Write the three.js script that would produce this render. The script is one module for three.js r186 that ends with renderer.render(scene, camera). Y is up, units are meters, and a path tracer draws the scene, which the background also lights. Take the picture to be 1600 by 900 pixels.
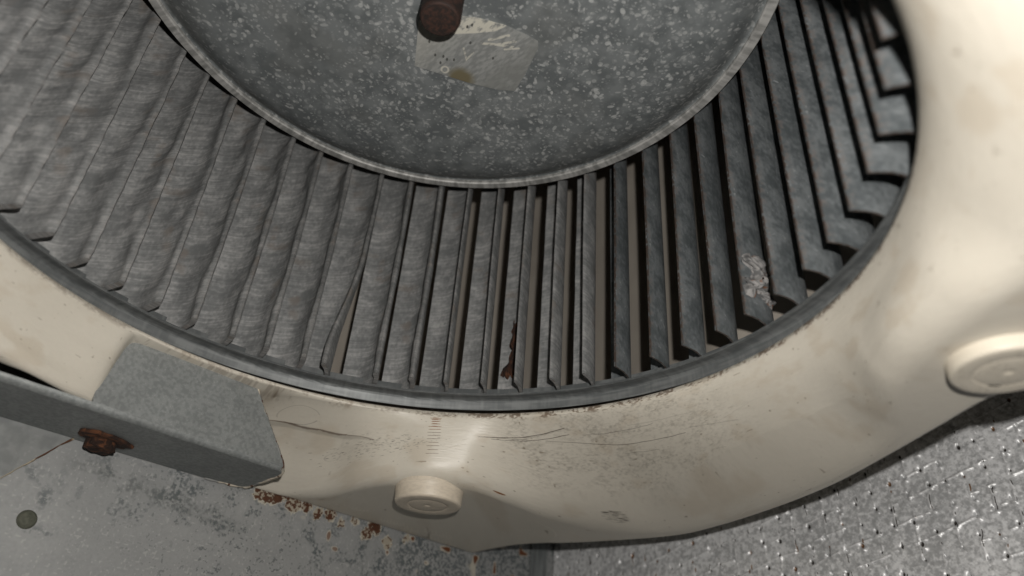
import * as THREE from 'three';
import { mergeGeometries, mergeVertices, toCreasedNormals } from 'three/addons/utils/BufferGeometryUtils.js';

// ---------------------------------------------------------------- camera, light, exposure
const S = 0.2;                       // metres per wheel radius: all shapes below are drawn in wheel radii
const AXIS = 1.376;                  // height of the wheel's axis above the floor, in radii
const scene = new THREE.Scene();
scene.background = new THREE.Color(0.011, 0.0108, 0.0102);
const camera = new THREE.PerspectiveCamera(42.57, 16 / 9, 0.01, 20);
camera.position.set(-0.67049 * S, (1.06058 + AXIS) * S, 0.99771 * S);
camera.quaternion.set(-0.45280836, -0.15893235, 0.35579148, 0.80194608);
camera.focus = 0.46; camera.userData.fStop = 4.8;
scene.add(camera);
const renderer = new THREE.WebGLRenderer({ antialias: true });
renderer.setSize(1024, 576);
renderer.toneMapping = THREE.LinearToneMapping;
renderer.toneMappingExposure = 1;
renderer.shadowMap.enabled = true;
// the phone's lamp, a little above and right of its lens
const flash = new THREE.PointLight(new THREE.Color(1, 0.965, 0.915), 0.52);
flash.position.copy(new THREE.Vector3(0.0225, 0.037, 0.0).applyQuaternion(camera.quaternion).add(camera.position));
flash.castShadow = true; flash.shadow.radius = 0.2; flash.shadow.camera.near = 0.02; flash.shadow.camera.far = 3;
flash.name = 'flash_lamp';
scene.add(flash);

// ---------------------------------------------------------------- helpers
function rng(seed) { let a = seed >>> 0; return () => { a = (a + 0x6D2B79F5) | 0; let t = Math.imul(a ^ (a >>> 15), 1 | a); t = (t + Math.imul(t ^ (t >>> 7), 61 | t)) ^ t; return ((t ^ (t >>> 14)) >>> 0) / 4294967296; }; }
const R = (d) => d * Math.PI / 180, lerp = (a, b, t) => a + (b - a) * t, clamp = (x, a = 0, b = 1) => Math.min(b, Math.max(a, x));
const ss = (a, b, x) => { const t = clamp((x - a) / (b - a)); return t * t * (3 - 2 * t); };
const TAB = (() => { const r = rng(77), t = new Float32Array(65536); for (let i = 0; i < 65536; i++) t[i] = r(); return t; })();
const hash = (x, y) => { let h = Math.imul(x | 0, 0x27d4eb2d) ^ Math.imul(y | 0, 0x165667b1); h = Math.imul(h ^ (h >>> 15), 0x2c1b3c6d); return TAB[(h ^ (h >>> 13)) & 65535]; };
function vn(x, y, px = 1e6, py = 1e6) {          // tileable value noise 0..1
  const xi = Math.floor(x), yi = Math.floor(y), fx = x - xi, fy = y - yi;
  const u = fx * fx * (3 - 2 * fx), v = fy * fy * (3 - 2 * fy);
  const m = (a, p) => ((a % p) + p) % p;
  const x0 = m(xi, px), x1 = m(xi + 1, px), y0 = m(yi, py), y1 = m(yi + 1, py);
  return lerp(lerp(hash(x0, y0), hash(x1, y0), u), lerp(hash(x0, y1), hash(x1, y1), u), v);
}
function fbm(x, y, o = 4, px = 1e6, py = 1e6) { let s = 0, a = 0.5, n = 0; for (let i = 0; i < o; i++) { s += a * vn(x + i * 17, y + i * 31, px, py); n += a; a *= 0.5; x *= 2; y *= 2; px *= 2; py *= 2; } return s / n; }
const toS = (c) => c <= 0.0031308 ? 12.92 * c : 1.055 * Math.pow(c, 1 / 2.4) - 0.055;
function tex(w, h, f, srgb = true, wrap = THREE.RepeatWrapping) {    // f(u, v) -> [r, g, b] linear
  const d = new Uint8Array(w * h * 4);
  for (let j = 0; j < h; j++) for (let i = 0; i < w; i++) {
    const c = f((i + 0.5) / w, (j + 0.5) / h), k = (j * w + i) * 4;
    for (let n = 0; n < 3; n++) d[k + n] = 255 * (srgb ? toS(clamp(c[n])) : clamp(c[n])) + 0.5;
    d[k + 3] = 255;
  }
  const t = new THREE.DataTexture(d, w, h); t.wrapS = t.wrapT = wrap; t.magFilter = t.minFilter = THREE.LinearFilter;
  if (srgb) t.colorSpace = THREE.SRGBColorSpace;
  t.needsUpdate = true; return t;
}
const mixc = (a, b, t) => [lerp(a[0], b[0], t), lerp(a[1], b[1], t), lerp(a[2], b[2], t)];
const counts = {};
function numbered(n) { const k = counts[n] = (counts[n] ?? -1) + 1; return k ? `${n}_${String(k).padStart(3, '0')}` : n; }
function thing(name, label, category, [x, y, z] = [0, 0, 0], kind) {  // position in radii, y measured from the axis
  const g = new THREE.Group(); g.name = numbered(name); g.position.set(x * S, (y + AXIS) * S, z * S);
  g.userData = kind ? { kind, label } : { label, category }; scene.add(g); g.userData.at = undefined; delete g.userData.at;
  g.at = [x, y, z]; return g;
}
function part(name, geo, mat, parent, label) {                        // geo in radii about the axis; moved into the parent's frame
  const [x, y, z] = parent.at; geo = geo.clone(); geo.translate(-x, -y, -z); geo.scale(S, S, S);
  const m = new THREE.Mesh(geo, mat); m.name = name; m.castShadow = m.receiveShadow = true; if (label) m.userData.label = label;
  m.at = parent.at; parent.add(m); return m;
}
function grid(nu, nv, f, uvf) {                                       // open parametric sheet; f(i/nu, j/nv) -> [x, y, z]
  const p = [], uv = [], ix = [];
  for (let j = 0; j <= nv; j++) for (let i = 0; i <= nu; i++) { const a = i / nu, b = j / nv; p.push(...f(a, b, i, j)); uv.push(...(uvf ? uvf(a, b, i, j) : [a, b])); }
  for (let j = 0; j < nv; j++) for (let i = 0; i < nu; i++) { const a = j * (nu + 1) + i, b = a + 1, c = a + nu + 1, d = c + 1; ix.push(a, b, d, a, d, c); }
  const g = new THREE.BufferGeometry(); g.setAttribute('position', new THREE.Float32BufferAttribute(p, 3)); g.setAttribute('uv', new THREE.Float32BufferAttribute(uv, 2)); g.setIndex(ix); g.computeVertexNormals(); return g;
}
function lathe(pts, seg = 128, a0 = 0, a1 = Math.PI * 2, us = 1, vs = 1) { // profile [r, z] turned about the z axis
  return grid(seg, pts.length - 1, (a, b, i, j) => { const t = lerp(a0, a1, a); return [pts[j][0] * Math.sin(t), -pts[j][0] * Math.cos(t), pts[j][1]]; }, (a, b) => [a * us, b * vs]);
}
const hard = (g, ang = 0.6) => toCreasedNormals(g, ang);
function curve(tab) {                                                 // smooth interpolation of [x, y] pairs (monotone-ish Hermite)
  const n = tab.length, m = tab.map((_, i) => { if (i === 0 || i === n - 1) return 0; const a = (tab[i][1] - tab[i - 1][1]) / (tab[i][0] - tab[i - 1][0]), b = (tab[i + 1][1] - tab[i][1]) / (tab[i + 1][0] - tab[i][0]); return a * b <= 0 ? 0 : 2 * a * b / (a + b); });
  return (x) => { if (x <= tab[0][0]) return tab[0][1]; if (x >= tab[n - 1][0]) return tab[n - 1][1]; let i = 0; while (x > tab[i + 1][0]) i++; const h = tab[i + 1][0] - tab[i][0], t = (x - tab[i][0]) / h, t2 = t * t, t3 = t2 * t;
    return (2 * t3 - 3 * t2 + 1) * tab[i][1] + (t3 - 2 * t2 + t) * h * m[i] + (3 * t2 - 2 * t3) * tab[i + 1][1] + (t3 - t2) * h * m[i + 1]; };
}
const std = (o) => new THREE.MeshStandardMaterial({ roughness: 0.6, metalness: 0, side: THREE.DoubleSide, ...o });

// ---------------------------------------------------------------- materials
// galvanised steel: grey zinc with spangle and oxide mottling
function zincTex(seed, base, dark, light, n = 512, f = 24) {
  return tex(n, n, (u, v) => {
    const a = fbm(u * f + seed, v * f, 4, f, f), b = vn(u * f * 5 + seed, v * f * 5, f * 5, f * 5), c = fbm(u * 5 + seed, v * 5, 3, 5, 5);
    let k = mixc(dark, base, ss(0.3, 0.62, a)); k = mixc(k, light, ss(0.72, 0.95, b * 0.6 + a * 0.5) * 0.8);
    return k.map((x) => x * (0.84 + 0.32 * c));
  });
}
const zinc = std({ map: zincTex(3, [0.20, 0.215, 0.215], [0.12, 0.132, 0.134], [0.34, 0.355, 0.35]), roughness: 0.5, metalness: 0.25 });
const zincFine = std({ map: zincTex(31, [0.245, 0.258, 0.255], [0.195, 0.207, 0.206], [0.36, 0.37, 0.36], 1024, 84), roughness: 0.52, metalness: 0.2 });
const zincRough = tex(256, 256, (u, v) => { const a = fbm(u * 20, v * 20, 4, 20, 20); return [a, a, a]; }, false);
zinc.bumpMap = zincRough; zinc.bumpScale = 0.00025;
const ringMat = std({ map: tex(2048, 64, (u, v) => { const a = fbm(u * 90, v * 2, 4, 90, 2), b = fbm(u * 12, v * 6, 3, 12, 6), s = ss(0.35, 0.75, vn(u * 14, v * 40, 14, 40)); return mixc([0.11, 0.118, 0.12], [0.185, 0.194, 0.195], ss(0.3, 0.7, a * 0.4 + b * 0.4 + s * 0.2)); }), roughness: 0.5, metalness: 0.3 });
const rimMat = std({ map: tex(1024, 64, (u, v) => mixc([0.24, 0.24, 0.23], [0.46, 0.455, 0.44], ss(0.3, 0.7, fbm(u * 60, v * 3, 4, 60, 3)))), roughness: 0.5, metalness: 0.25 });
const rust = std({ map: tex(256, 256, (u, v) => { const a = fbm(u * 10, v * 10, 5, 10, 10); return mixc([0.022, 0.010, 0.006], [0.115, 0.042, 0.017], ss(0.35, 0.72, a)); }), roughness: 0.95 });
rust.bumpMap = zincRough; rust.bumpScale = 0.0012;

// ---------------------------------------------------------------- structure: floor of the cabinet
const FX0 = -1.2, FX1 = 2.1, FZ0 = -0.35, FZ1 = 1.3;
const BLOOM = [[0.505, 0.262, 0.028], [0.545, 0.273, 0.026], [0.585, 0.262, 0.022], [0.64, 0.272, 0.028], [0.70, 0.268, 0.022], [0.745, 0.280, 0.018], [0.80, 0.270, 0.022], [0.845, 0.290, 0.016], [0.90, 0.268, 0.018], [0.97, 0.300, 0.024], [1.00, 0.265, 0.03], [1.07, 0.312, 0.02], [1.16, 0.272, 0.018]];
const floorTex = tex(2048, 1024, (u, v) => {
  const x = lerp(FX0, FX1, u), z = lerp(FZ0, FZ1, v);
  const n1 = fbm(x * 130, z * 130, 4), n2 = fbm(x * 9 + 3, z * 9, 4), n3 = vn(x * 150, z * 150), n4 = fbm(x * 22 + 9, z * 22 + 4, 4);
  let c = mixc([0.22, 0.226, 0.226], [0.36, 0.364, 0.36], n2 * 0.5 + 0.5 * n1);
  const worn = ss(0.42, 0.72, n2 * 0.55 + n4 * 0.5 - 0.25 * ss(0.35, 0.7, z) + 0.22 * ss(0.55, 1.25, x) - 0.06);  // where the zinc has gone dark
  c = mixc(c, [0.10, 0.115, 0.12], worn * ss(0.40, 0.58, n1) * 0.9);
  c = mixc(c, [0.08, 0.092, 0.095], 0.75 * ss(0.64, 0.70, n1) * ss(0.3, 0.6, n4) * ss(-0.3, 0.5, x + 0.3 * (0.5 - z)));
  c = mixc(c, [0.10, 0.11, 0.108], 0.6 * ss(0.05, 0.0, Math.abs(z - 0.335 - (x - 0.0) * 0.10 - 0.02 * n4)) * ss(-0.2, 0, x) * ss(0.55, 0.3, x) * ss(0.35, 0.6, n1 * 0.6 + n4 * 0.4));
  c = mixc(c, [0.5, 0.5, 0.48], ss(0.75, 0.95, n3) * 0.35);
  // rust blooming out from under the housing foot, each bloom edged with pale lime
  let near = 9, who = 0; BLOOM.forEach(([bx, bz, br], k) => { const q = (Math.hypot(x - bx, z - bz) + 0.030 * (fbm(x * 42, z * 42, 3) - 0.5) + 0.018 * (fbm(x * 150, z * 150, 3) - 0.5)) / br; if (q < near) { near = q; who = k; } });
  c = mixc(c, [0.52, 0.49, 0.41], ss(1.16, 1.08, near) * 0.85);
  c = mixc(c, [0.34, 0.30, 0.235], ss(1.0, 0.9, near) * 0.85);
  c = mixc(c, mixc([0.035, 0.014, 0.008], [0.11, 0.042, 0.018], n1), ss(1.0, 0.86, near) * ss(0.50, 0.57, n4 * 0.35 + n1 * 0.65 + 0.07 * (who % 3 === 1) + 0.04));
  // scattered rust pits
  const pit = vn(x * 26 + 40, z * 26 + 11), pz = ss(0.55, 0.9, x) * ss(0.55, 0.3, z);
  c = mixc(c, [0.52, 0.48, 0.4], ss(0.83, 0.87, pit) * pz * 0.8); c = mixc(c, [0.13, 0.045, 0.016], ss(0.89, 0.93, pit) * pz);
  return c;
}, true, THREE.ClampToEdgeWrapping);
{
  const f = thing('floor', 'mottled grey galvanised steel floor with rust blooms along the cream foot', null, [0, -AXIS, 0], 'structure');
  const fm = std({ map: floorTex, roughness: 0.55, metalness: 0.15, bumpMap: zincRough, bumpScale: 0.0003 });
  const top = grid(60, 40, (a, b) => { const x = lerp(FX0, FX1, a), z = lerp(FZ0, FZ1, b); return [x, -AXIS + 0.004 * (fbm(x * 1.4, z * 1.4, 2) - 0.62), z]; }, (a, b) => [a, b]);
  top.index.array.reverse(); top.computeVertexNormals();
  part('sheet', top, fm, f);
  const rv = lathe([[0.0001, 0.012], [0.016, 0.0115], [0.023, 0.007], [0.026, 0]], 24); rv.rotateX(-Math.PI / 2); rv.translate(-0.15, -AXIS + 0.001, 0.521);
  part('rivet', rv, std({ map: tex(64, 64, (u, v) => mixc([0.05, 0.055, 0.04], [0.13, 0.13, 0.1], fbm(u * 8, v * 8, 3))), roughness: 0.8 }), f, 'dark green grey rivet head');
}

// ---------------------------------------------------------------- structure: punched steel panel beside the housing
const WX = 2.03;
{
  const p = thing('mesh_panel', 'shiny punched galvanised steel panel standing right of the cream housing', 'panel', [WX, -AXIS, 0.3]);
  const Y0 = -1.372, Y1 = 1.35, Z0 = -0.6, Z1 = 1.1, DY = 0.061, DZ = 0.073, SL = -0.30;
  const r = rng(5);
  const cells = {}; const cell = (i, j) => cells[i + '_' + j] ??= { y: (r() - 0.5) * 0.022, z: (r() - 0.5) * 0.03, s: 0.55 + r() * 0.8, l: r(), c: r(), b: r() };
  for (let i = -30; i < 40; i++) for (let j = -30; j < 40; j++) cell(i, j);
  function relief(y, z, paint) {         // height towards -X, in radii; also how deep in a punched hole, and how bright a painted glint
    const gi = y / DY, ci = Math.round(gi), zz = (z - SL * y) / DZ, cj = Math.round(zz);
    let h = 0.004 * (fbm(y * 6, z * 6, 3) - 0.5) + 0.0022 * (fbm(y * 55, z * 55, 3) - 0.5), pit = 0, worn = 0;
    const fl = ss(-1.15, -0.75, y);
    for (let i = ci - 1; i <= ci + 1; i++) for (let j = cj - 1; j <= cj + 1; j++) {
      const k = cell(i, j), dy = y - (i * DY + k.y), dz = z - (j * DZ + SL * i * DY + k.z), rad = 0.0052 * k.s;
      const d = Math.hypot(dy, dz * 0.6) / rad, e = Math.hypot(dy - 0.004, dz - 0.012) / (0.006 * k.s);
      h += -0.007 * k.s * Math.exp(-d * d) + 0.0045 * k.s * Math.exp(-e * e) * (k.c > 0.4 ? 1 : 0.3) * fl;
      pit = Math.max(pit, Math.exp(-d * d) * ss(0.1, 0.5, k.l)); worn = Math.max(worn, Math.exp(-e * e) * ss(0.3, 0.7, k.b) * fl);
    }
    const dr = (zz - cj) * DZ + (fbm(y * 12, cj * 7.3, 3) - 0.5) * 0.020, gr = ss(0.34, 0.5, vn(y * 75 + cj * 5.1, cj * 3.7)) * ss(0.25, 0.5, vn(y * 7 + cj * 9.1, cj * 2.7));   // broken creases along the rows
    const lr = Math.exp(-((dr / 0.0026) ** 2)) * gr * fl;
    const dc = (gi - ci) * DY + (fbm(z * 22, ci * 5.7, 3) - 0.5) * 0.014, gc = ss(0.42, 0.55, vn(z * 70 + ci * 3.3, ci * 9.1));
    const lc = Math.exp(-((dc / 0.0026) ** 2)) * gc;
    h += 0.0034 * lr + 0.0022 * lc; worn = Math.max(worn, lr * 0.9, lc * 0.45 * fl);  // worn carries glints on burrs and creases, painted into the colour
    pit = Math.max(pit, 0.8 * Math.exp(-(((dc - 0.004) / 0.0024) ** 2)) * gc * ss(0.5, 0.7, vn(z * 40 + ci, ci * 4.4)));
    return [h, pit, worn];
  }
  const pt = tex(2048, 1280, (u, v) => { const y = lerp(Y0, Y1, u), z = lerp(Z0, Z1, v), [, q, glint] = relief(y, z), a = fbm(y * 90, z * 90, 4), b = fbm(y * 7 + 2, z * 7, 3), g = vn(y * 210, z * 210);
    let c = mixc([0.42, 0.425, 0.43], [0.80, 0.805, 0.815], ss(0.3, 0.7, a * 0.6 + b * 0.25 + g * 0.15)); c = mixc(c, [0.78, 0.78, 0.78], ss(0.80, 0.95, g * 0.6 + a * 0.5) * 0.7);
    c = mixc(c, [0.8, 0.8, 0.8], glint * 0.8); c = mixc(c, [0.022, 0.018, 0.014], ss(0.35, 0.8, q)); c = mixc(c, [0.17, 0.08, 0.03], ss(0.66, 0.76, vn(y * 15 + 5, z * 15)) * ss(0.12, 0.5, q) * 0.9); return c; }, true, THREE.ClampToEdgeWrapping);
  const pm = std({ map: pt, roughness: 0.42, metalness: 0.3 });
  const yv = (a) => lerp(Y0, Y1, a), g = grid(800, 400, (a, b) => { const y = yv(a), z = lerp(-0.35, 0.85, b); return [WX - relief(y, z)[0], y, z]; }, (a, b) => [a, (lerp(-0.35, 0.85, b) - Z0) / (Z1 - Z0)]);
  part('punched_sheet', g, pm, p);
  const st = hard(new THREE.BoxGeometry(0.105, 0.010, 2.1)); st.translate(1.925, -AXIS + 0.0065, 0.35);
  part('bottom_flange', st, zinc, p);
}

// ---------------------------------------------------------------- thing: cream plastic blower housing
const ZF = 0.26;
const rT = (t) => 0.985 + 0.045 * Math.sin(R(t)) + 0.04 * Math.cos(R(t));
const rCt = curve([[-180, 1.2], [-90, 1.14], [-40, 1.075], [-22, 1.05], [-13.5, 1.068], [-9.5, 1.085], [-6.5, 1.2], [-3, 1.29], [0, 1.33], [10, 1.38], [17.8, 1.44], [22.3, 1.475], [28, 1.40], [33, 1.23], [38, 1.13], [44, 1.075], [50, 1.10], [57, 1.27], [60, 1.38], [67.6, 1.56], [74, 1.66], [81, 1.60], [88, 1.50], [98, 1.40], [109, 1.30], [117, 1.16], [124, 1.07], [131, 1.045], [140, 1.06], [150, 1.12], [180, 1.15]]);
const rOt = curve([[-180, 1.3], [-90, 1.25], [-40, 1.12], [-22.3, 1.101], [-19.3, 1.085], [-13.8, 1.10], [-12, 1.112], [-9, 1.2], [-8.6, 1.36], [-8.3, 1.376], [58, 1.831], [66.5, 1.80], [74.6, 1.767], [81, 1.688], [88, 1.597], [98, 1.489], [109, 1.386], [117, 1.34], [123, 1.323], [131, 1.345], [140, 1.335], [180, 1.3]]);
function rO(t) { const fl = 1.374 / Math.cos(R(t)); if (t > -8.5 && t < 47.8) return fl; if (t >= 47.8 && t < 58) { const a = (t - 47.8) / 10.2; return lerp(2.046, 1.831, a) - 0.05 * Math.sin(a * Math.PI); } return rOt(t); }
const rC = (t) => Math.min(rCt(t), rO(t) - 0.012);
const qT = curve([[-180, 1.6], [-40, 1.2], [-11, 1.0], [-7.5, 0.32], [14, 0.3], [22, 0.7], [34, 0.9], [46, 1.2], [58, 1.1], [72, 1.25], [90, 1.6], [120, 1.8], [180, 1.8]]);
const fCt = curve([[-180, 0.05], [-30, 0.05], [-14, 0.03], [0, 0.02], [22, 0.03], [34, 0.06], [44, 0.06], [55, 0.08], [60, 0.10], [74, 0.16], [90, 0.16], [108, 0.12], [120, 0.05], [140, 0.05], [180, 0.06]]);
const NB = 66, NC = 12;
function profile(t) {                    // [r, z] points from the throat out, with the share of the way along for the texture
  const rt = rT(t), rc = rC(t), ro = rO(t), q = qT(t), pts = [];
  const fc = Math.min(fCt(t), 0.2), at = (h) => [rt + (rc - rt) * Math.pow(h, q), lerp(0.055, ZF, h)];
  pts.push([rt + 0.07, 0.03], [rt + 0.016, 0.036], [rt + 0.004, 0.043]);
  const h1 = 1 - fc / (0.205 + Math.abs(rc - rt) * 0.5);
  for (let i = 0; i <= NB; i++) { const h = h1 * i / NB, p = at(Math.max(h, 1e-5)); p[0] += bump(t, p[1]); pts.push(p); }
  const a = at(h1); a[0] += bump(t, a[1]); const fo = Math.min(0.02, (ro - rc) * 0.45), c = [rc, ZF], f2 = Math.min(fc, (ro - rc) * 0.5), b = [rc + f2, ZF];
  for (let i = 1; i <= NC; i++) { const s = i / NC; pts.push([(1 - s) ** 2 * a[0] + 2 * s * (1 - s) * c[0] + s * s * b[0], (1 - s) ** 2 * a[1] + 2 * s * (1 - s) * c[1] + s * s * b[1]]); }
  for (let i = 1; i <= 8; i++) pts.push([lerp(b[0], ro - fo, i / 8), ZF]);
  for (let i = 1; i <= 4; i++) { const s = i / 4 * Math.PI / 2; pts.push([ro - fo + fo * Math.sin(s), ZF - fo + fo * Math.cos(s)]); }
  const rb = Math.max(ro, 1.31);
  pts.push([ro, 0.12], [ro, 0.0], [rb, -0.04], [rb, -0.5], [rb, -1.9]);
  return pts;
}
function bump(t, z) {                    // the moulded ledge left of the seam, and the soft hollows
  const zl = 0.101 + 0.00012 * (t - 17) ** 2;
  let b = ss(4, 8, t) * ss(36, 28, t) * (0.020 * ss(zl - 0.0016, zl + 0.0016, z) * (1 - ss(zl + 0.03, zl + 0.12, z)));
  b += 0.012 * Math.exp(-(((t - 38) / 4) ** 2)) * ss(0.06, 0.12, z) * ss(0.25, 0.18, z);
  b += 0.010 * Math.exp(-(((t + 20) / 7) ** 2)) * ss(0.08, 0.16, z) * ss(0.25, 0.2, z);
  b -= 0.016 * Math.exp(-(((t - 133) / 9) ** 2)) * ss(0.10, 0.2, z) * ss(0.26, 0.22, z);
  return b;
}
const U0 = -45, U1 = 150, HOUSE_UV = (t, j) => [(t - U0) / (U1 - U0), (j < 3 ? j : j <= 3 + NB ? 3 + 30 * (j - 3) / NB : j - NB + 30) / 62];
const houseTex = (() => {
  const W = 2048, H = 1024, cv = document.createElement('canvas'); cv.width = W; cv.height = H;
  const g = cv.getContext('2d'); g.fillStyle = '#000'; g.fillRect(0, 0, W, H);
  // red channel: dark dirt strokes, moulded rings and painted ledge shade, green: rust brown, blue: pale strokes for moulded letters and rings
  const P = (t, v) => [(t - U0) / (U1 - U0) * W, v * H];
  const r = rng(21);
  const line = (col, w, pts) => { g.strokeStyle = col; g.lineWidth = w; g.lineCap = 'round'; g.beginPath(); pts.forEach((p, i) => { const q = P(...p); i ? g.lineTo(...q) : g.moveTo(...q); }); g.stroke(); };
  const dot = (col, t, v, rx, ry) => { const q = P(t, v); g.fillStyle = col; g.beginPath(); g.ellipse(q[0], q[1], rx, ry, 0, 0, 7); g.fill(); };
  g.globalCompositeOperation = 'lighter';
  const wig = (a, b, k = 12, q = 0.004) => Array.from({ length: k + 1 }, (_, i) => [lerp(a[0], b[0], i / k), lerp(a[1], b[1], i / k) + (r() - 0.5) * q]);
  for (const [a, b, w, al] of [[[52.4, 0.250], [67.0, 0.148], 2.2, 0.85], [[54.6, 0.2505], [67.4, 0.189], 2, 0.8], [[63.4, 0.2186], [71.6, 0.2578], 1.8, 0.6], [[71.6, 0.2578], [86.6, 0.345], 2, 0.6], [[70.5, 0.198], [82.2, 0.226], 1.8, 0.5], [[75.1, 0.327], [80.7, 0.364], 1.5, 0.4], [[53.5, 0.24], [60, 0.215], 3, 0.5], [[60, 0.205], [66, 0.16], 1.5, 0.4], [[88, 0.33], [96, 0.40], 1.5, 0.35], [[78, 0.19], [90, 0.25], 1.4, 0.3]]) line(`rgba(255,0,0,${Math.min(1, al * 1.15)})`, w * 1.7, wig(a, b));
  line('rgba(205,60,0,0.8)', 4.5, wig([6, 0.128], [18, 0.1535], 10, 0.002).concat([[20.5, 0.1645], [25.5, 0.1845], [29.6, 0.2212]])); line('rgba(205,60,0,0.6)', 2.5, [[29.6, 0.2212], [32, 0.252], [34.2, 0.29]]);  // crease shade of the ledge step painted as a brown line, with some dirt
  for (let i = 0; i < 60; i++) { const t = 52 + r() * 46, v = 0.1 + r() * 0.4; line(`rgba(255,0,0,${0.1 + r() * 0.25})`, 0.8 + r(), wig([t, v], [t + 1 + r() * 5, v + (r() - 0.45) * 0.05], 5, 0.002)); }
  for (let i = 0; i < 13; i++) { const v = 0.085 + Math.pow(i / 12, 1.3) * 0.37, w = 0.5 + 0.5 * r(); line(i < 6 ? 'rgba(0,255,0,1)' : 'rgba(220,70,0,0.9)', 5, [[44.6 - w, v + 0.004], [44.9 + w * 0.7, v - 0.004 + 0.006 * r()]]); if (i < 5) dot('rgba(0,255,0,0.8)', 44.6, v, 6, 5); }
  for (let i = 0; i < 260; i++) { const t = 36 + (r() + r() + r() - 1.5) * 9, v = 0.345 + (r() + r() - 1) * 0.11; dot(`rgba(255,0,0,${0.25 + 0.55 * r()})`, t, v, 1 + r() * 2.2, 0.8 + r() * 1.8); }
  const ring = (col, w, t, v, rt, rv, a0 = 0, a1 = 6.29) => line(col, w, Array.from({ length: 41 }, (_, i) => { const a = lerp(a0, a1, i / 40); return [t + rt * Math.cos(a), v + rv * Math.sin(a)]; }));
  ring('rgba(255,0,0,0.5)', 2, 21.6, 0.124, 3.2, 0.042, 0.4, 2.2); ring('rgba(255,0,0,0.35)', 1.6, 21.6, 0.124, 3.2, 0.042, 2.8, 6.0); ring('rgba(255,0,0,0.35)', 1.6, 28.4, 0.345, 1.1, 0.024, 0, 6);
  for (let i = 0; i < 90; i++) { const a = r() * 6.3, q = Math.sqrt(r()); dot(`rgba(255,0,0,${0.1 + 0.25 * r()})`, 68.9 + 1.5 * q * Math.cos(a), 0.62 + 0.028 * q * Math.sin(a), 2 + r() * 4, 1 + r() * 1.6); }
  for (let i = 0; i < 14; i++) dot('rgba(60,255,0,0.5)', 55.1 + (r() - 0.5) * 1.2, 0.642 + (r() - 0.5) * 0.012, 3 + 3 * r(), 2 + 2 * r());
  ring('rgba(0,0,255,0.8)', 2, 57.6, 0.80, 2.2, 0.04, -1.2, 0.6); ring('rgba(0,0,255,0.8)', 2.4, 87.2, 0.735, 3.0, 0.04, -2.6, -0.9);
  for (const [t, v, n, w] of [[34, 0.815, 5, 1.6], [38.6, 0.835, 9, 2.4], [40.6, 0.845, 6, 1.6], [44.2, 0.833, 8, 2.2], [44.6, 0.85, 7, 2.0], [31, 0.80, 3, 2]]) for (let i = 0; i < n; i++) { const a = t + (i / n - 0.5) * w * 1.6, k = r(); line('rgba(0,0,255,0.6)', 1.6, [[a - 0.08, v + 0.006 * k], [a + 0.1, v - 0.008 * r()], [a + 0.2, v + 0.007 * r()]]); }  // pale strokes drawn in place of raised moulded letters
  for (let i = 0; i < 320; i++) { const t = -40 + r() * 185, v = 0.07 + r() * 0.6; dot(`rgba(255,0,0,${0.15 + 0.45 * r() * r()})`, t, v, 0.8 + 2 * r() * r(), 0.8 + 1.6 * r() * r()); }
  const id = g.getImageData(0, 0, W, H).data;
  const mk = (u, v) => { const k = (Math.min(H - 1, Math.floor(v * H)) * W + Math.min(W - 1, Math.floor(u * W))) * 4; return [id[k] / 255, id[k + 1] / 255, id[k + 2] / 255]; };
  return tex(W, H, (u, v) => {
    const t = lerp(U0, U1, u), x = t * 0.021, y = v * 0.9, m = mk(u, v);
    const n = fbm(x * 6, y * 6, 4), f = fbm(x * 115, y * 115, 3), s = vn(x * 130, y * 130), n2 = fbm(x * 17 + 4, y * 17, 4);
    let c = mixc([0.585, 0.543, 0.465], [0.655, 0.612, 0.53], n);
    // grime: grainy grey film where hands and water have been
    const zone = ss(54, 60, t) * ss(104, 84, t) * ss(0.05, 0.08, v) * ss(0.62, 0.45, v) + 0.55 * ss(24, 34, t) * ss(44, 38, t) * ss(0.18, 0.24, v) * ss(0.38, 0.3, v);
    c = mixc(c, [0.27, 0.245, 0.205], clamp(zone) * ss(0.40, 0.70, n2 * 0.45 + f * 0.55) * 0.34);
    c = mixc(c, [0.16, 0.14, 0.11], clamp(zone) * ss(0.64, 0.76, f) * ss(0.4, 0.65, n2) * 0.28);
    c = mixc(c, [0.22, 0.18, 0.13], ss(0.90, 0.96, vn(x * 60 + 9, y * 60)) * ss(0.5, 0.62, n2) * 0.7);
    c = mixc(c, [0.40, 0.30, 0.19], ss(0.55, 0.75, fbm(x * 9 + 30, y * 9, 4)) * 0.22);
    // dark crud caught along the throat edge
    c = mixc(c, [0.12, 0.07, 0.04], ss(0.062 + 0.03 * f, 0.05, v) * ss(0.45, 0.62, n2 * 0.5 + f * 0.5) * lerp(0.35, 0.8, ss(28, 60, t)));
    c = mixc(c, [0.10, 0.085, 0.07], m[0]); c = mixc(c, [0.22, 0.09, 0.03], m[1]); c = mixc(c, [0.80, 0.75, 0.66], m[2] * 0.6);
    return c.map((q) => q * (0.985 + 0.03 * s));
  }, true, THREE.MirroredRepeatWrapping);
})();
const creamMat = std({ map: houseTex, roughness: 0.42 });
creamMat.bumpMap = tex(512, 512, (u, v) => { const a = fbm(u * 40, v * 40, 3, 40, 40) * 0.5 + fbm(u * 7, v * 7, 3, 7, 7) * 0.5; return [a, a, a]; }, false);
creamMat.bumpMap.repeat.set(4, 2); creamMat.bumpScale = 0.0002;
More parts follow.
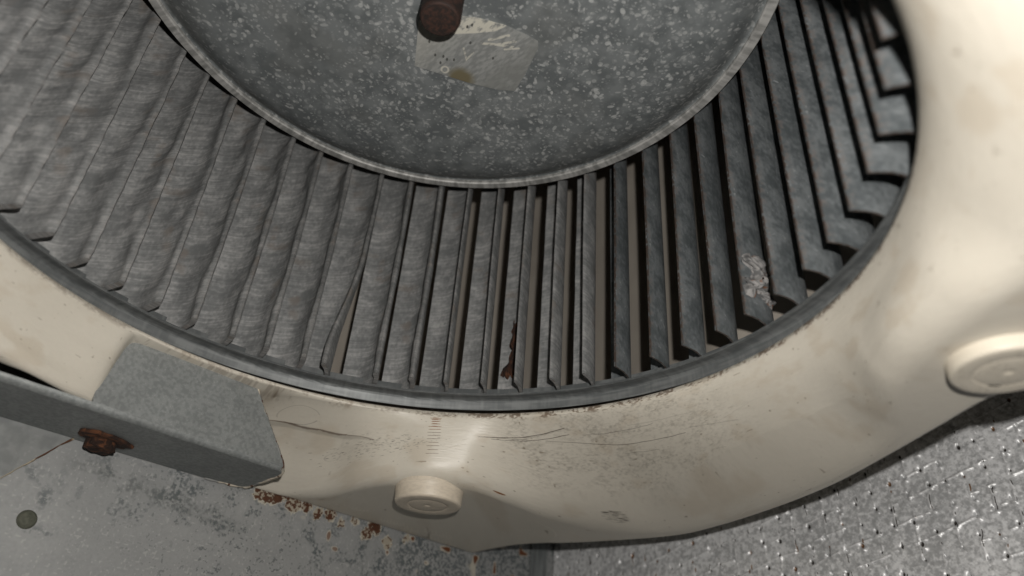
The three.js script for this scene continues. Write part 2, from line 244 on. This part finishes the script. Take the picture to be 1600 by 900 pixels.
const creamPlain = std({ map: tex(512, 256, (u, v) => mixc([0.58, 0.51, 0.41], [0.68, 0.60, 0.49], fbm(u * 12, v * 12, 4, 12, 12)).map((q) => q * (0.9 + 0.1 * ss(0.3, 0.6, fbm(u * 60, v * 60, 3, 60, 60))))), roughness: 0.45 });
let housing;
{
  housing = thing('blower_housing', 'dirty cream plastic fan housing with a round flared mouth around the wheel', 'fan housing', [0, -AXIS, 0]);
  const A = []; for (let t = -180; t < -46; t += 3) A.push(t); for (let t = -46; t < 152; t += 0.5) A.push(t); for (let t = 152; t <= 180; t += 2) A.push(t);
  A.push(47.8); A.sort((a, b) => a - b);
  const prof = A.map(profile), n = prof[0].length;
  const g = grid(A.length - 1, n - 1, (a, b, i, j) => { const [r, z] = prof[i][j], t = R(A[i]); return [r * Math.sin(t), -r * Math.cos(t), z]; }, (a, b, i, j) => HOUSE_UV(A[i], j));
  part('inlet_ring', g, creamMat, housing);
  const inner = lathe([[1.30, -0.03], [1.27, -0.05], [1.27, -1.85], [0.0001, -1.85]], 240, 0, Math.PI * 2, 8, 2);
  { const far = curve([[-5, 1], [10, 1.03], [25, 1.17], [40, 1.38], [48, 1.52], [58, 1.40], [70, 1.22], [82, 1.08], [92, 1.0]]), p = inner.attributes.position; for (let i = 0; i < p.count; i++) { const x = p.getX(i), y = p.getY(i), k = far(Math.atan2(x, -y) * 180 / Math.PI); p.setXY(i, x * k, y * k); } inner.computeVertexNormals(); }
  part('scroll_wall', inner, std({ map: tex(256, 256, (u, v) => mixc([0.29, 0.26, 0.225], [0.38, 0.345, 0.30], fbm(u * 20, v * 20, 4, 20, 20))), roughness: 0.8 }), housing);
  const bossProfile = [[0.0001, 0.044], [0.01, 0.046], [0.014, 0.049], [0.058, 0.049], [0.062, 0.0455], [0.066, 0.0455], [0.070, 0.049], [0.100, 0.049], [0.107, 0.046], [0.110, 0.040], [0.1108, 0.02], [0.1125, 0.004], [0.116, -0.006], [0.117, -0.09]];
  const stained = std({ roughness: 0.45, map: tex(512, 512, (u, v) => { let c = mixc([0.58, 0.53, 0.44], [0.66, 0.605, 0.51], fbm(u * 12, v * 8, 4, 12, 8)); const n = fbm(u * 40, v * 30, 4, 40, 30), k = fbm(u * 90 + 3, v * 60, 3);
    c = mixc(c, [0.52, 0.30, 0.10], ss(0.05, 0.02, Math.abs(u - 0.575) - 0.05 * n) * ss(0.58, 0.66, v) * ss(0.25, 0.5, n) * 0.8);
    c = mixc(c, [0.03, 0.028, 0.025], ss(0.034, 0.026, Math.abs(u - 0.144) + 0.02 * (k - 0.5)) * ss(0.05, 0.03, Math.abs(v - 0.385)));
    return mixc(c, [0.25, 0.22, 0.18], ss(0.55, 0.7, k) * ss(0.62, 0.5, v) * ss(0.45, 0.65, n) * 0.5); }) });
  for (const [x, y, k] of [[0.840, -0.864, 1], [0.916, 0.812, 0.95]]) { const b = lathe(bossProfile.map((p) => [p[0] * k, p[1] * (k < 1 ? 0.85 : 1)]), 64, 0, Math.PI * 2, 1, 1); b.translate(x, y, k < 1 ? ZF - 0.012 : ZF); part('mounting_boss', b, k < 1 ? stained : creamPlain, housing, k < 1 ? 'raised round boss with an orange stain' : 'raised round boss above the foot'); }
}

// ---------------------------------------------------------------- thing: the wheel
const wheel = thing('fan_wheel', 'dusty galvanised squirrel cage fan wheel inside the cream housing', 'fan wheel', [0, 0, 0]);
const ZD = -0.806, NBLADE = 52;
{
  // end ring: flat web, turned-up wall and a thin inner lip
  part('end_ring', hard(lathe([[1.035, -0.008], [1.0, -0.007], [0.9985, -0.004], [0.999, -0.0005], [1.003, 0.001], [1.008, 0], [1.036, -0.002], [1.042, 0.001], [1.045, 0.006], [1.047, 0.026], [1.050, 0.031], [1.056, 0.027], [1.06, -0.05]], 360, 0, Math.PI * 2, 6, 1), 0.9), ringMat, wheel);
  // centre disc with its raised rim
  const SP = (() => { const N = 1536, cv = document.createElement('canvas'); cv.width = cv.height = N; const g = cv.getContext('2d'), r = rng(61); g.fillStyle = '#000'; g.fillRect(0, 0, N, N); g.globalCompositeOperation = 'lighter';
    for (let i = 0; i < 42000; i++) { const x = r() * N, y = r() * N, q = fbm(x / 170, y / 170, 2), sz = 1.3 + 4.4 * r() ** 2.5; if (r() > 0.25 + q) continue; g.fillStyle = `rgba(255,255,255,${0.1 + 0.75 * r() ** 2})`; g.beginPath(); g.ellipse(x, y, sz * (0.8 + r()), sz * (0.5 + 0.6 * r()), r() * 3.2, 0, 7); g.fill(); }
    const d = g.getImageData(0, 0, N, N).data; return (u, v) => d[(Math.min(N - 1, Math.floor(v * N)) * N + Math.min(N - 1, Math.floor(u * N))) * 4] / 255; })();
  const discTex = tex(1536, 1536, (u, v) => {
    const x = (u - 0.5) * 2, y = (v - 0.5) * 2, a = fbm(x * 24, y * 24, 4), b = 0.6 * vn(x * 80 + y * 30, y * 80 - x * 30) + 0.4 * vn(x * 190, y * 190), b2 = 0.65 * vn(x * 40 + 7 - y * 20, y * 40 + x * 20) + 0.35 * vn(x * 130, y * 130), c = fbm(x * 4 + 8, y * 4, 3), rr = Math.hypot(x, y);
    let k = mixc([0.135, 0.148, 0.152], [0.205, 0.22, 0.224], ss(0.28, 0.7, a * 0.85 + c * 0.15));
    k = mixc(k, [0.48, 0.49, 0.485], SP(u, v) * 0.9);
    k = mixc(k, [0.15, 0.148, 0.135], ss(0.5, 0.75, fbm(x * 7, y * 7 + 4, 3)) * 0.2);
    return k;
  }, true, THREE.ClampToEdgeWrapping);
  const pts = [[0.0001, ZD + 0.075], [0.3, ZD + 0.075], [0.58, ZD + 0.0745], [0.68, ZD + 0.0715], [0.725, ZD + 0.067], [0.76, ZD + 0.059], [0.79, ZD + 0.048], [0.815, ZD + 0.034], [0.838, ZD + 0.017], [0.856, ZD + 0.002], [0.868, ZD - 0.006], [0.874, ZD - 0.004], [0.876, ZD - 0.003]];
  const dg = lathe(pts, 256); const pa = dg.attributes.position, ua = dg.attributes.uv;
  for (let i = 0; i < pa.count; i++) ua.setXY(i, 0.5 + pa.getX(i) / 2, 0.5 + pa.getY(i) / 2);
  part('centre_disc', dg, std({ map: discTex, roughness: 0.55, metalness: 0.2, bumpMap: zincRough, bumpScale: 0.0003 }), wheel);
  part('disc_rim', hard(lathe([[0.874, ZD - 0.02], [0.875, ZD + 0.005], [0.879, ZD + 0.009], [0.902, ZD + 0.009], [0.906, ZD + 0.004], [0.906, ZD - 0.04]], 256, 0, Math.PI * 2, 5, 0.4), 0.7), rimMat, wheel);
  // worn paper sticker on the disc
  const sh = new THREE.Shape([[0.05, -0.19], [0.150, -0.331], [0.20, -0.306], [0.312, -0.25], [0.385, -0.205], [0.428, -0.165], [0.398, -0.09], [0.352, 0.005], [0.335, 0.02], [0.29, 0.008], [0.231, -0.013], [0.157, -0.057], [0.11, -0.10]].map((p) => new THREE.Vector2(p[0], p[1])));
  const lg = new THREE.ExtrudeGeometry(sh, { depth: 0.003, bevelEnabled: false }); 
  const LX = 0.03, LY = -0.36, LW = 0.42;
  { const p = lg.attributes.position, u = lg.attributes.uv; for (let i = 0; i < p.count; i++) u.setXY(i, (p.getX(i) - LX) / LW, (p.getY(i) - LY) / LW); }
  const cv = document.createElement('canvas'); cv.width = cv.height = 512; const c = cv.getContext('2d'); c.fillStyle = '#000'; c.fillRect(0, 0, 512, 512);
  const px = (x, y) => [(x - LX) / LW * 512, (y - LY) / LW * 512];
  const stroke = (col, w, ...pp) => { c.strokeStyle = col; c.lineWidth = w; c.lineCap = 'round'; c.beginPath(); pp.forEach((p, i) => i ? c.lineTo(...px(...p)) : c.moveTo(...px(...p))); c.stroke(); };
  // red: bare white print ground left; green: dark ink specks
  c.fillStyle = '#f00'; c.beginPath(); [[0.15, -0.05], [0.235, -0.01], [0.225, -0.05], [0.19, -0.10], [0.15, -0.15], [0.12, -0.13]].forEach((p, i) => i ? c.lineTo(...px(...p)) : c.moveTo(...px(...p))); c.fill();
  stroke('#d00', 11, [0.262, -0.03], [0.235, -0.085]); stroke('#d00', 10, [0.29, -0.03], [0.262, -0.08], [0.225, -0.115], [0.25, -0.09], [0.30, -0.05]);
  stroke('#c00', 8, [0.315, -0.04], [0.29, -0.075]); stroke('#b00', 7, [0.205, -0.165], [0.24, -0.19], [0.235, -0.155]);
  { const q = px(0.222, -0.27); c.strokeStyle = '#c00'; c.lineWidth = 7; c.beginPath(); c.ellipse(q[0], q[1], 13, 15, 0.4, 0, 7); c.stroke(); }
  for (const [x, y] of [[0.165, -0.085], [0.16, -0.1], [0.185, -0.235], [0.20, -0.235], [0.195, -0.26], [0.215, -0.22], [0.165, -0.25], [0.29, -0.125], [0.205, -0.135], [0.12, -0.225]]) { const q = px(x, y); c.fillStyle = '#0f0'; c.beginPath(); c.ellipse(q[0], q[1], 4, 7, 0.6, 0, 7); c.fill(); }
  const im = c.getImageData(0, 0, 512, 512).data;
  const labTex = tex(512, 512, (u, v) => { const k = (Math.floor(v * 512) * 512 + Math.floor(u * 512)) * 4, a = fbm(u * 60, v * 24, 4), b = fbm(u * 7, v * 7, 4), wx = LX + u * LW, wy = LY + v * LW;
    let q = mixc([0.19, 0.197, 0.193], [0.275, 0.28, 0.272], ss(0.3, 0.7, a)); q = mixc(q, [0.42, 0.41, 0.37], ss(0.22, 0.08, wx) * 0.5);
    q = mixc(q, [0.18, 0.185, 0.175], ss(0.30, 0.36, wx) * ss(0.25, 0.6, b) * 0.7);
    q = mixc(q, [0.14, 0.12, 0.07], ss(0.045, 0.015, Math.hypot(wx - 0.275, wy + 0.255) - 0.02 * b));
    q = mixc(q, [0.52, 0.50, 0.435], im[k] / 255 * ss(0.25, 0.55, a)); q = mixc(q, [0.05, 0.05, 0.045], im[k + 1] / 255 * 0.9); return q; }, true, THREE.ClampToEdgeWrapping);
  lg.scale(0.96, 0.96, 1); lg.translate(-0.027, 0.042, ZD + 0.0752);
  part('sticker', lg, std({ map: labTex, roughness: 0.75 }), wheel, 'worn pale paper sticker with torn print');
  // rusty drive shaft on the axis
  const shaft = lathe([[0.0001, -0.585], [0.046, -0.585], [0.051, -0.588], [0.0535, -0.596], [0.0535, ZD + 0.05]], 48, 0, Math.PI * 2, 2, 2);
  part('drive_shaft', shaft, std({ map: tex(256, 256, (u, v) => mixc([0.016, 0.010, 0.008], [0.05, 0.022, 0.015], ss(0.3, 0.75, fbm(u * 14, v * 14, 4, 14, 14)))), roughness: 0.75, metalness: 0.1 }), wheel, 'dark rusty round shaft');
}
// blades: a strip rolled from radial at its inner edge to swept at its outer edge, with a cut inner corner at the front
const bladeTex = (seed, dusty) => tex(1024, 256, (u, v) => {
  const along = 0.6 * vn(u * 330 + seed, v * 5 + 2 * fbm(u * 40, v * 3, 2, 40, 3), 330, 1e6) + 0.4 * vn(u * 170 + seed, v * 3, 170, 1e6), lump = fbm(u * 26 + seed, v * 4 + seed, 4, 26, 4), f = fbm(u * 120 + seed, v * 30, 3, 120, 30), sp = 0.6 * vn(u * 130 + seed, v * 26, 130, 26) + 0.4 * vn(u * 270 + seed, v * 50, 270, 50);
  let c;
  if (dusty) { c = mixc([0.162, 0.167, 0.168], [0.30, 0.302, 0.30], ss(0.3, 0.7, along * 0.28 + lump * 0.42 + f * 0.3)); c = mixc(c, [0.45, 0.44, 0.432], ss(0.55, 0.8, along * 0.35 + lump * 0.35 + f * 0.3) * 0.6); c = mixc(c, [0.20, 0.155, 0.12], ss(0.62, 0.8, fbm(u * 18, v * 3 + seed, 3, 18, 3)) * 0.4); }
  else { c = mixc([0.12, 0.135, 0.142], [0.25, 0.27, 0.28], ss(0.28, 0.72, lump * 0.6 + f * 0.4)); c = mixc(c, [0.50, 0.52, 0.53], ss(0.70, 0.86, sp * 0.7 + lump * 0.3) * 0.8); c = mixc(c, [0.25, 0.17, 0.13], ss(0.12, 0.0, v) * ss(0.45, 0.7, f) * 0.6); }
  c = mixc(c, [0.085, 0.062, 0.05], ss(0.045, 0.02, v) * ss(0.3, 0.5, f) * (dusty ? 0.25 : 1));
  return c;
});
const CH = 0.243;                                                     // length of the strip's cross-section
let roll = [10, 105, 1.5];                                            // how the strip is rolled: heading at the inner edge, turn, spread
const heading = (s) => R(roll[0] - roll[1] * (s / CH) ** roll[2]);
function bladeAt(s) { // s: 0 inner edge .. CH outer edge -> [radial, tangential]
  let a = 0.928, b = 0; const n = 14; for (let i = 0; i < n; i++) { const m = (i + 0.5) / n * s, h = heading(m); a += Math.cos(h) * s / n; b += Math.sin(h) * s / n; } return [a, b];
}
function bladeGeo(seed, dust, bend = 0) {
  const NZ = 110, NS = 16, T = 0.0045, r0 = seed * 13.7;
  const zEnd = (s) => -0.013 - 0.004 * ss(0.08, 0.05, s);
  const side = (sg) => (a, b) => {
    const s = Math.pow(b, 1.35) * CH, z = lerp(zEnd(s), -1.25, a); let [ra, tb] = bladeAt(s);
    const th = heading(s), nx = -Math.sin(th), ny = Math.cos(th);
    const fuzz = dust * (0.018 * (fbm(z * 7 + r0, s * 16 + sg * 3, 2) - 0.35) + 0.0028 * (vn(z * 70 + r0, s * 12) - 0.5)) * (0.35 + 0.65 * ss(0, 0.03, s)) ;
    const q = clamp(s / (0.012 + 0.008 * dust)), rnd = Math.sqrt(Math.max(0, 1 - (1 - q) ** 2)), off = sg * ((T / 2 + dust * 0.004 + Math.max(0, fuzz) * (sg < 0 ? 1 : 0.25)) * lerp(1, rnd, dust > 0.3 ? 1 : 0));
    ra += nx * off; tb += ny * off;
    ra -= dust * 0.006 * ss(0.03, 0, s) * (vn(z * 42 + r0, 3.3) - 0.4);
    tb += 0.0035 * Math.sin(z * 3 + seed) * ss(0.15, 0, s);
    tb -= bend * ss(-0.48, -0.03, z) * ss(0.2, 0.0, s);
    return [tb, -ra, z];
  };
  const uvf = (a, b) => [a, Math.pow(b, 1.35) * 0.9 + 0.02];
  const A = grid(NZ, NS, side(1), uvf), B = grid(NZ, NS, side(-1), uvf); B.index.array.reverse();
  const rim = (fa, fb, n) => { const g = grid(n, 1, (a, b) => b ? fb(a) : fa(a), (a, b) => [a, 0.01]); return g; };
  const e1 = rim((a) => side(1)(a, 0), (a) => side(-1)(a, 0), NZ), e2 = rim((a) => side(-1)(0, a), (a) => side(1)(0, a), NS), e3 = rim((a) => side(-1)(a, 1), (a) => side(1)(a, 1), NZ);
  for (const g of [A, B, e1, e2, e3]) g.computeVertexNormals();
  const g = mergeGeometries([A, B, e1, e2, e3]); g.scale(S, S, S); return g;
}
{
  const flatRoll = [5, 70, 1]; roll = flatRoll; const flat = [12, 13, 14].map((s) => bladeGeo(s, 0.06)); roll = [10, 105, 1.5];
  const kinds = { flat, dusty: [1, 2, 3, 4].map((s) => bladeGeo(s, 1.15)), mid: [5, 6, 7].map((s) => bladeGeo(s, 0.4)), clean: [8, 9, 10].map((s) => bladeGeo(s, 0.06)) };
  const dm = [1, 2, 3].map((s) => std({ map: bladeTex(s * 11, true), roughness: 0.9, metalness: 0.0 })), cm = [4, 5, 6].map((s) => std({ map: bladeTex(s * 9, false), roughness: 0.5, metalness: 0.3, bumpMap: zincRough, bumpScale: 0.0003 }));
  const marked = [];
  const bent = bladeGeo(11, 1, 0.05), r = rng(9);
  for (let i = 0; i < NBLADE; i++) {
    const t = 46.3 + (i - 26) * 360 / NBLADE, tw = ((t + 180) % 360 + 360) % 360 - 180, d = tw;   // angle from straight down
    const kind = d < 46 && d > -110 ? 'dusty' : d < 78 && d > 0 ? 'mid' : d > 0 && d < 98 ? 'clean' : 'flat', list = kinds[kind];
    let g = list[Math.floor(r() * list.length)]; const isBent = Math.abs(d - 25.53) < 0.1; if (isBent) g = bent;
    const m = new THREE.Mesh(g, kind === 'clean' || kind === 'flat' ? cm[i % 3] : dm[i % 3]);
    marked[i] = m;
    m.name = 'blade'; m.rotation.z = R(t + (r() - 0.5) * 0.5); m.castShadow = m.receiveShadow = true; if (isBent) m.userData.label = 'blade bent aside at its front end'; wheel.add(m);
  }
  // a rust eaten patch on one blade and a lump of crust on another
  const patch = (sg, s0, s1, z0, z1, thick, seed, name, mat, blade, label) => {
    const face = (lift) => (a, b) => { const w = 0.75 + 1.6 * (fbm(b * 5 + seed, a * 2, 3) - 0.5), s = lerp(s0, s1, clamp(0.5 + (a - 0.5) * w + 0.9 * (fbm(b * 5 + seed, 7, 3) - 0.5), -0.1, 1.3)), z = lerp(z0, z1, clamp(b + 0.5 * (fbm(a * 5 + seed, 3.1, 3) - 0.5), -0.3, 1.3)), [ra, tb] = bladeAt(s), th = heading(s);
      const edge = Math.min(a, 1 - a, b, 1 - b), o = sg * (0.0035 + (sg < 0 ? 0.004 : 0) + lift * thick * ss(0, 0.22, edge) * (0.35 + 1.3 * fbm(a * 6 + seed, b * 7, 3))); return [tb + Math.cos(th) * o, -(ra - Math.sin(th) * o), z]; };
    const g = mergeGeometries([grid(14, 22, face(1)), grid(14, 22, face(-0.3))]); g.scale(S, S, S); const m = new THREE.Mesh(g, mat); m.name = name; m.castShadow = m.receiveShadow = true; m.userData.label = label; marked[blade].add(m);
  };
  patch(-1, 0.155, 0.222, -0.33, -0.12, 0.010, 3.3, 'rust_patch', rust, 28, 'brown rust patch');
  const crust = std({ map: tex(128, 128, (u, v) => { const a = fbm(u * 14, v * 14, 4); return mixc(mixc([0.12, 0.12, 0.12], [0.30, 0.29, 0.285], ss(0.35, 0.65, a)), [0.22, 0.10, 0.05], ss(0.62, 0.72, fbm(u * 6 + 3, v * 6, 3))); }), roughness: 0.95 });
  roll = flatRoll;
  patch(1, 0.008, 0.095, -0.22, -0.085, 0.022, 8.1, 'crust', crust, 35, 'pale flaky crust with rust');
  patch(1, 0.05, 0.13, -0.11, -0.085, 0.014, 5.7, 'crust', crust, 35, 'pale flaky crust with rust');
}

// ---------------------------------------------------------------- thing: angle bracket with its bolt
{
  const b = thing('angle_bracket', 'grey galvanised angle bracket with rusty bolt standing left of the housing foot', 'bracket', [0, -AXIS, 0.2]);
  const H = -1.06, T = 0.012;
  const sh = new THREE.Shape([[-0.178, -0.258], [-0.186, -0.20], [-0.189, -0.062], [-0.183, -0.053], [-0.172, -0.049], [0.07, -0.032], [0.238, -0.040], [0.249, -0.047], [0.395, -0.245], [0.404, -0.262], [0.404, -0.266]].map((p) => new THREE.Vector2(p[0], p[1])));
  const pg = new THREE.ExtrudeGeometry(sh, { depth: T - 0.004, bevelEnabled: true, bevelThickness: 0.002, bevelSize: 0.002, bevelSegments: 2 }); pg.rotateX(-Math.PI / 2); pg.scale(1, 1, 1); pg.translate(0, H - T + 0.002, 0);
  { const u = pg.attributes.uv; for (let i = 0; i < u.count; i++) u.setXY(i, u.getX(i) * 1.6, u.getY(i) * 1.6); }
  part('top_plate', pg, zincFine, b);
  // front flange with a rounded fold at the top
  const fs = new THREE.Shape([[-1.4, -1.40 + 0.03], [0.30, -1.368], [0.415, -1.350], [0.432, -1.335], [0.432, -1.12], [0.420, -1.092], [0.405, -1.078], [-1.4, -1.075]].map((p) => new THREE.Vector2(p[0], p[1])));
  const fg = new THREE.ExtrudeGeometry(fs, { depth: T - 0.004, bevelEnabled: true, bevelThickness: 0.002, bevelSize: 0.002, bevelSegments: 2 }); fg.translate(0, 0, 0.267);
  { const u = fg.attributes.uv; for (let i = 0; i < u.count; i++) u.setXY(i, u.getX(i) * 1.6, u.getY(i) * 1.6 + 0.3); }
  part('front_flange', fg, zincFine, b);
  const rr = 0.019, fold = grid(80, 8, (a, q) => { const x = lerp(-1.4, 0.402, a), k = q * Math.PI / 2; return [x, H - rr + rr * Math.cos(k), 0.260 + rr * Math.sin(k)]; }, (a, q) => [a * 2.9, q * 0.05]);
  part('fold', fold, zincFine, b);
  const cut = new THREE.CatmullRomCurve3([[-0.172, H - 0.006, 0.049], [0.07, H - 0.006, 0.031], [0.236, H - 0.006, 0.038], [0.252, H - 0.006, 0.048], [0.32, H - 0.006, 0.143], [0.396, H - 0.006, 0.245], [0.412, H - 0.012, 0.262], [0.428, H - 0.035, 0.272], [0.434, -1.13, 0.275], [0.434, -1.33, 0.275], [0.41, -1.354, 0.275], [0.30, -1.369, 0.275]].map((p) => new THREE.Vector3(...p)), false, 'catmullrom', 0.1);
  const cg = new THREE.TubeGeometry(cut, 260, 0.0058, 6); { const p = cg.attributes.position; for (let i = 0; i < p.count; i++) { const x = p.getX(i), y = p.getY(i), z = p.getZ(i); p.setXYZ(i, x + 0.007 * (fbm(x * 60, z * 60 + y * 50, 3) - 0.5), y + 0.004 * (vn(x * 90, z * 90) - 0.5), z + 0.007 * (fbm(z * 60 + 9, x * 60 + y * 50, 3) - 0.5)); } cg.computeVertexNormals(); }
  part('edge_crust', cg, std({ map: tex(1024, 16, (u) => { const a = fbm(u * 70, 0.5, 4), k = fbm(u * 16, 4.5, 3); return mixc(mixc([0.26, 0.26, 0.25], [0.52, 0.47, 0.38], ss(0.45, 0.6, k)), [0.09, 0.035, 0.018], Math.max(ss(0.62, 0.68, a), ss(0.018, 0.008, Math.abs(u - 0.62)))); }), roughness: 0.95 }), b, 'pale crust with rust specks along the cut edges');
  // bolt: hexagonal head on a flaky washer, eaten by rust
  const q = rng(4); const hexa = (rad, d, z, y0) => { const g = mergeVertices(new THREE.IcosahedronGeometry(1, 4)); const p = g.attributes.position; for (let i = 0; i < p.count; i++) { let x = p.getX(i), y = p.getY(i), zz = p.getZ(i); const an = Math.atan2(y, x), hx = Math.cos(Math.PI / 6) / Math.cos(((an + 7) % (Math.PI / 3)) - Math.PI / 6), rr2 = Math.hypot(x, y); const e = Math.min(1, rr2 * 1.35), s = (rad * hx * e / (rr2 + 1e-6)) * (1 + 0.3 * (fbm(x * 2.2 + 9, y * 2.2 + zz, 3) - 0.5)); p.setXYZ(i, x * s, y * s, Math.sign(zz) * d * Math.min(1, Math.abs(zz) * 1.6) * (1 + 0.4 * (vn(x * 4, y * 4 + 2) - 0.5))); } g.computeVertexNormals(); g.translate(-0.062, y0, z); return g; };
  const bolt = part('bolt', hexa(0.045, 0.020, 0.293, -1.285), rust, b, 'rust eaten bolt head');
  const flake = new THREE.Shape(); for (let i = 0; i < 22; i++) { const a = i / 22 * Math.PI * 2, rad = (0.055 + 0.02 * q()) * (0.9 + 0.22 * Math.max(0, Math.cos(a)) + 0.16 * Math.max(0, Math.cos(a - 2.6))); const x = -0.065 + rad * Math.cos(a), y = -1.262 + rad * 0.62 * Math.sin(a); i ? flake.lineTo(x, y) : flake.moveTo(x, y); }
  const fk = new THREE.ExtrudeGeometry(flake, { depth: 0.006, bevelEnabled: true, bevelThickness: 0.003, bevelSize: 0.003, bevelSegments: 1 }); fk.translate(0, 0, 0.279);
  { const u = fk.attributes.uv; for (let i = 0; i < u.count; i++) u.setXY(i, u.getX(i) * 4, u.getY(i) * 4); }
  part('washer', fk, rust, b);
}
// ---------------------------------------------------------------- thing: loose sheet under the bracket
{
  const s = thing('steel_sheet', 'smooth grey steel sheet with rusty lime edge lying under the bracket', 'metal sheet', [-0.6, -AXIS, 0.3]);
  const edge = [[-0.105, 0.10], [-0.108, 0.20], [-0.115, 0.265], [-0.150, 0.308], [-0.20, 0.368], [-0.25, 0.429], [-0.30, 0.488], [-0.36, 0.55]];
  const sh = new THREE.Shape([[-1.15, 0.55], [-1.15, 0.10], ...edge].map((p) => new THREE.Vector2(p[0], -p[1])));
  const g = new THREE.ExtrudeGeometry(sh, { depth: 0.010, bevelEnabled: false }); g.rotateX(-Math.PI / 2); g.translate(0, -AXIS + 0.002, 0);
  { const u = g.attributes.uv; for (let i = 0; i < u.count; i++) u.setXY(i, u.getX(i) * 1.2, u.getY(i) * 1.2); }
  part('plate', g, std({ map: zincTex(8, [0.23, 0.238, 0.235], [0.18, 0.188, 0.187], [0.29, 0.295, 0.29]), roughness: 0.55, metalness: 0.2 }), s);
  const path = new THREE.CatmullRomCurve3(edge.map((p) => new THREE.Vector3(p[0], -AXIS + 0.0085, p[1])));
  const tube = new THREE.TubeGeometry(path, 160, 0.0036, 7);
  { const p = tube.attributes.position; for (let i = 0; i < p.count; i++) { const n = fbm(p.getX(i) * 40, p.getZ(i) * 40, 3) - 0.5; p.setX(i, p.getX(i) + n * 0.008); } tube.computeVertexNormals(); }
  part('edge_crust', tube, std({ map: tex(512, 32, (u, v) => mixc([0.10, 0.042, 0.02], [0.42, 0.36, 0.27], ss(0.42, 0.6, fbm(u * 22, v * 2, 3, 22, 2)))), roughness: 0.95 }), s, 'rust and lime crust along the cut edge');
}
renderer.render(scene, camera);
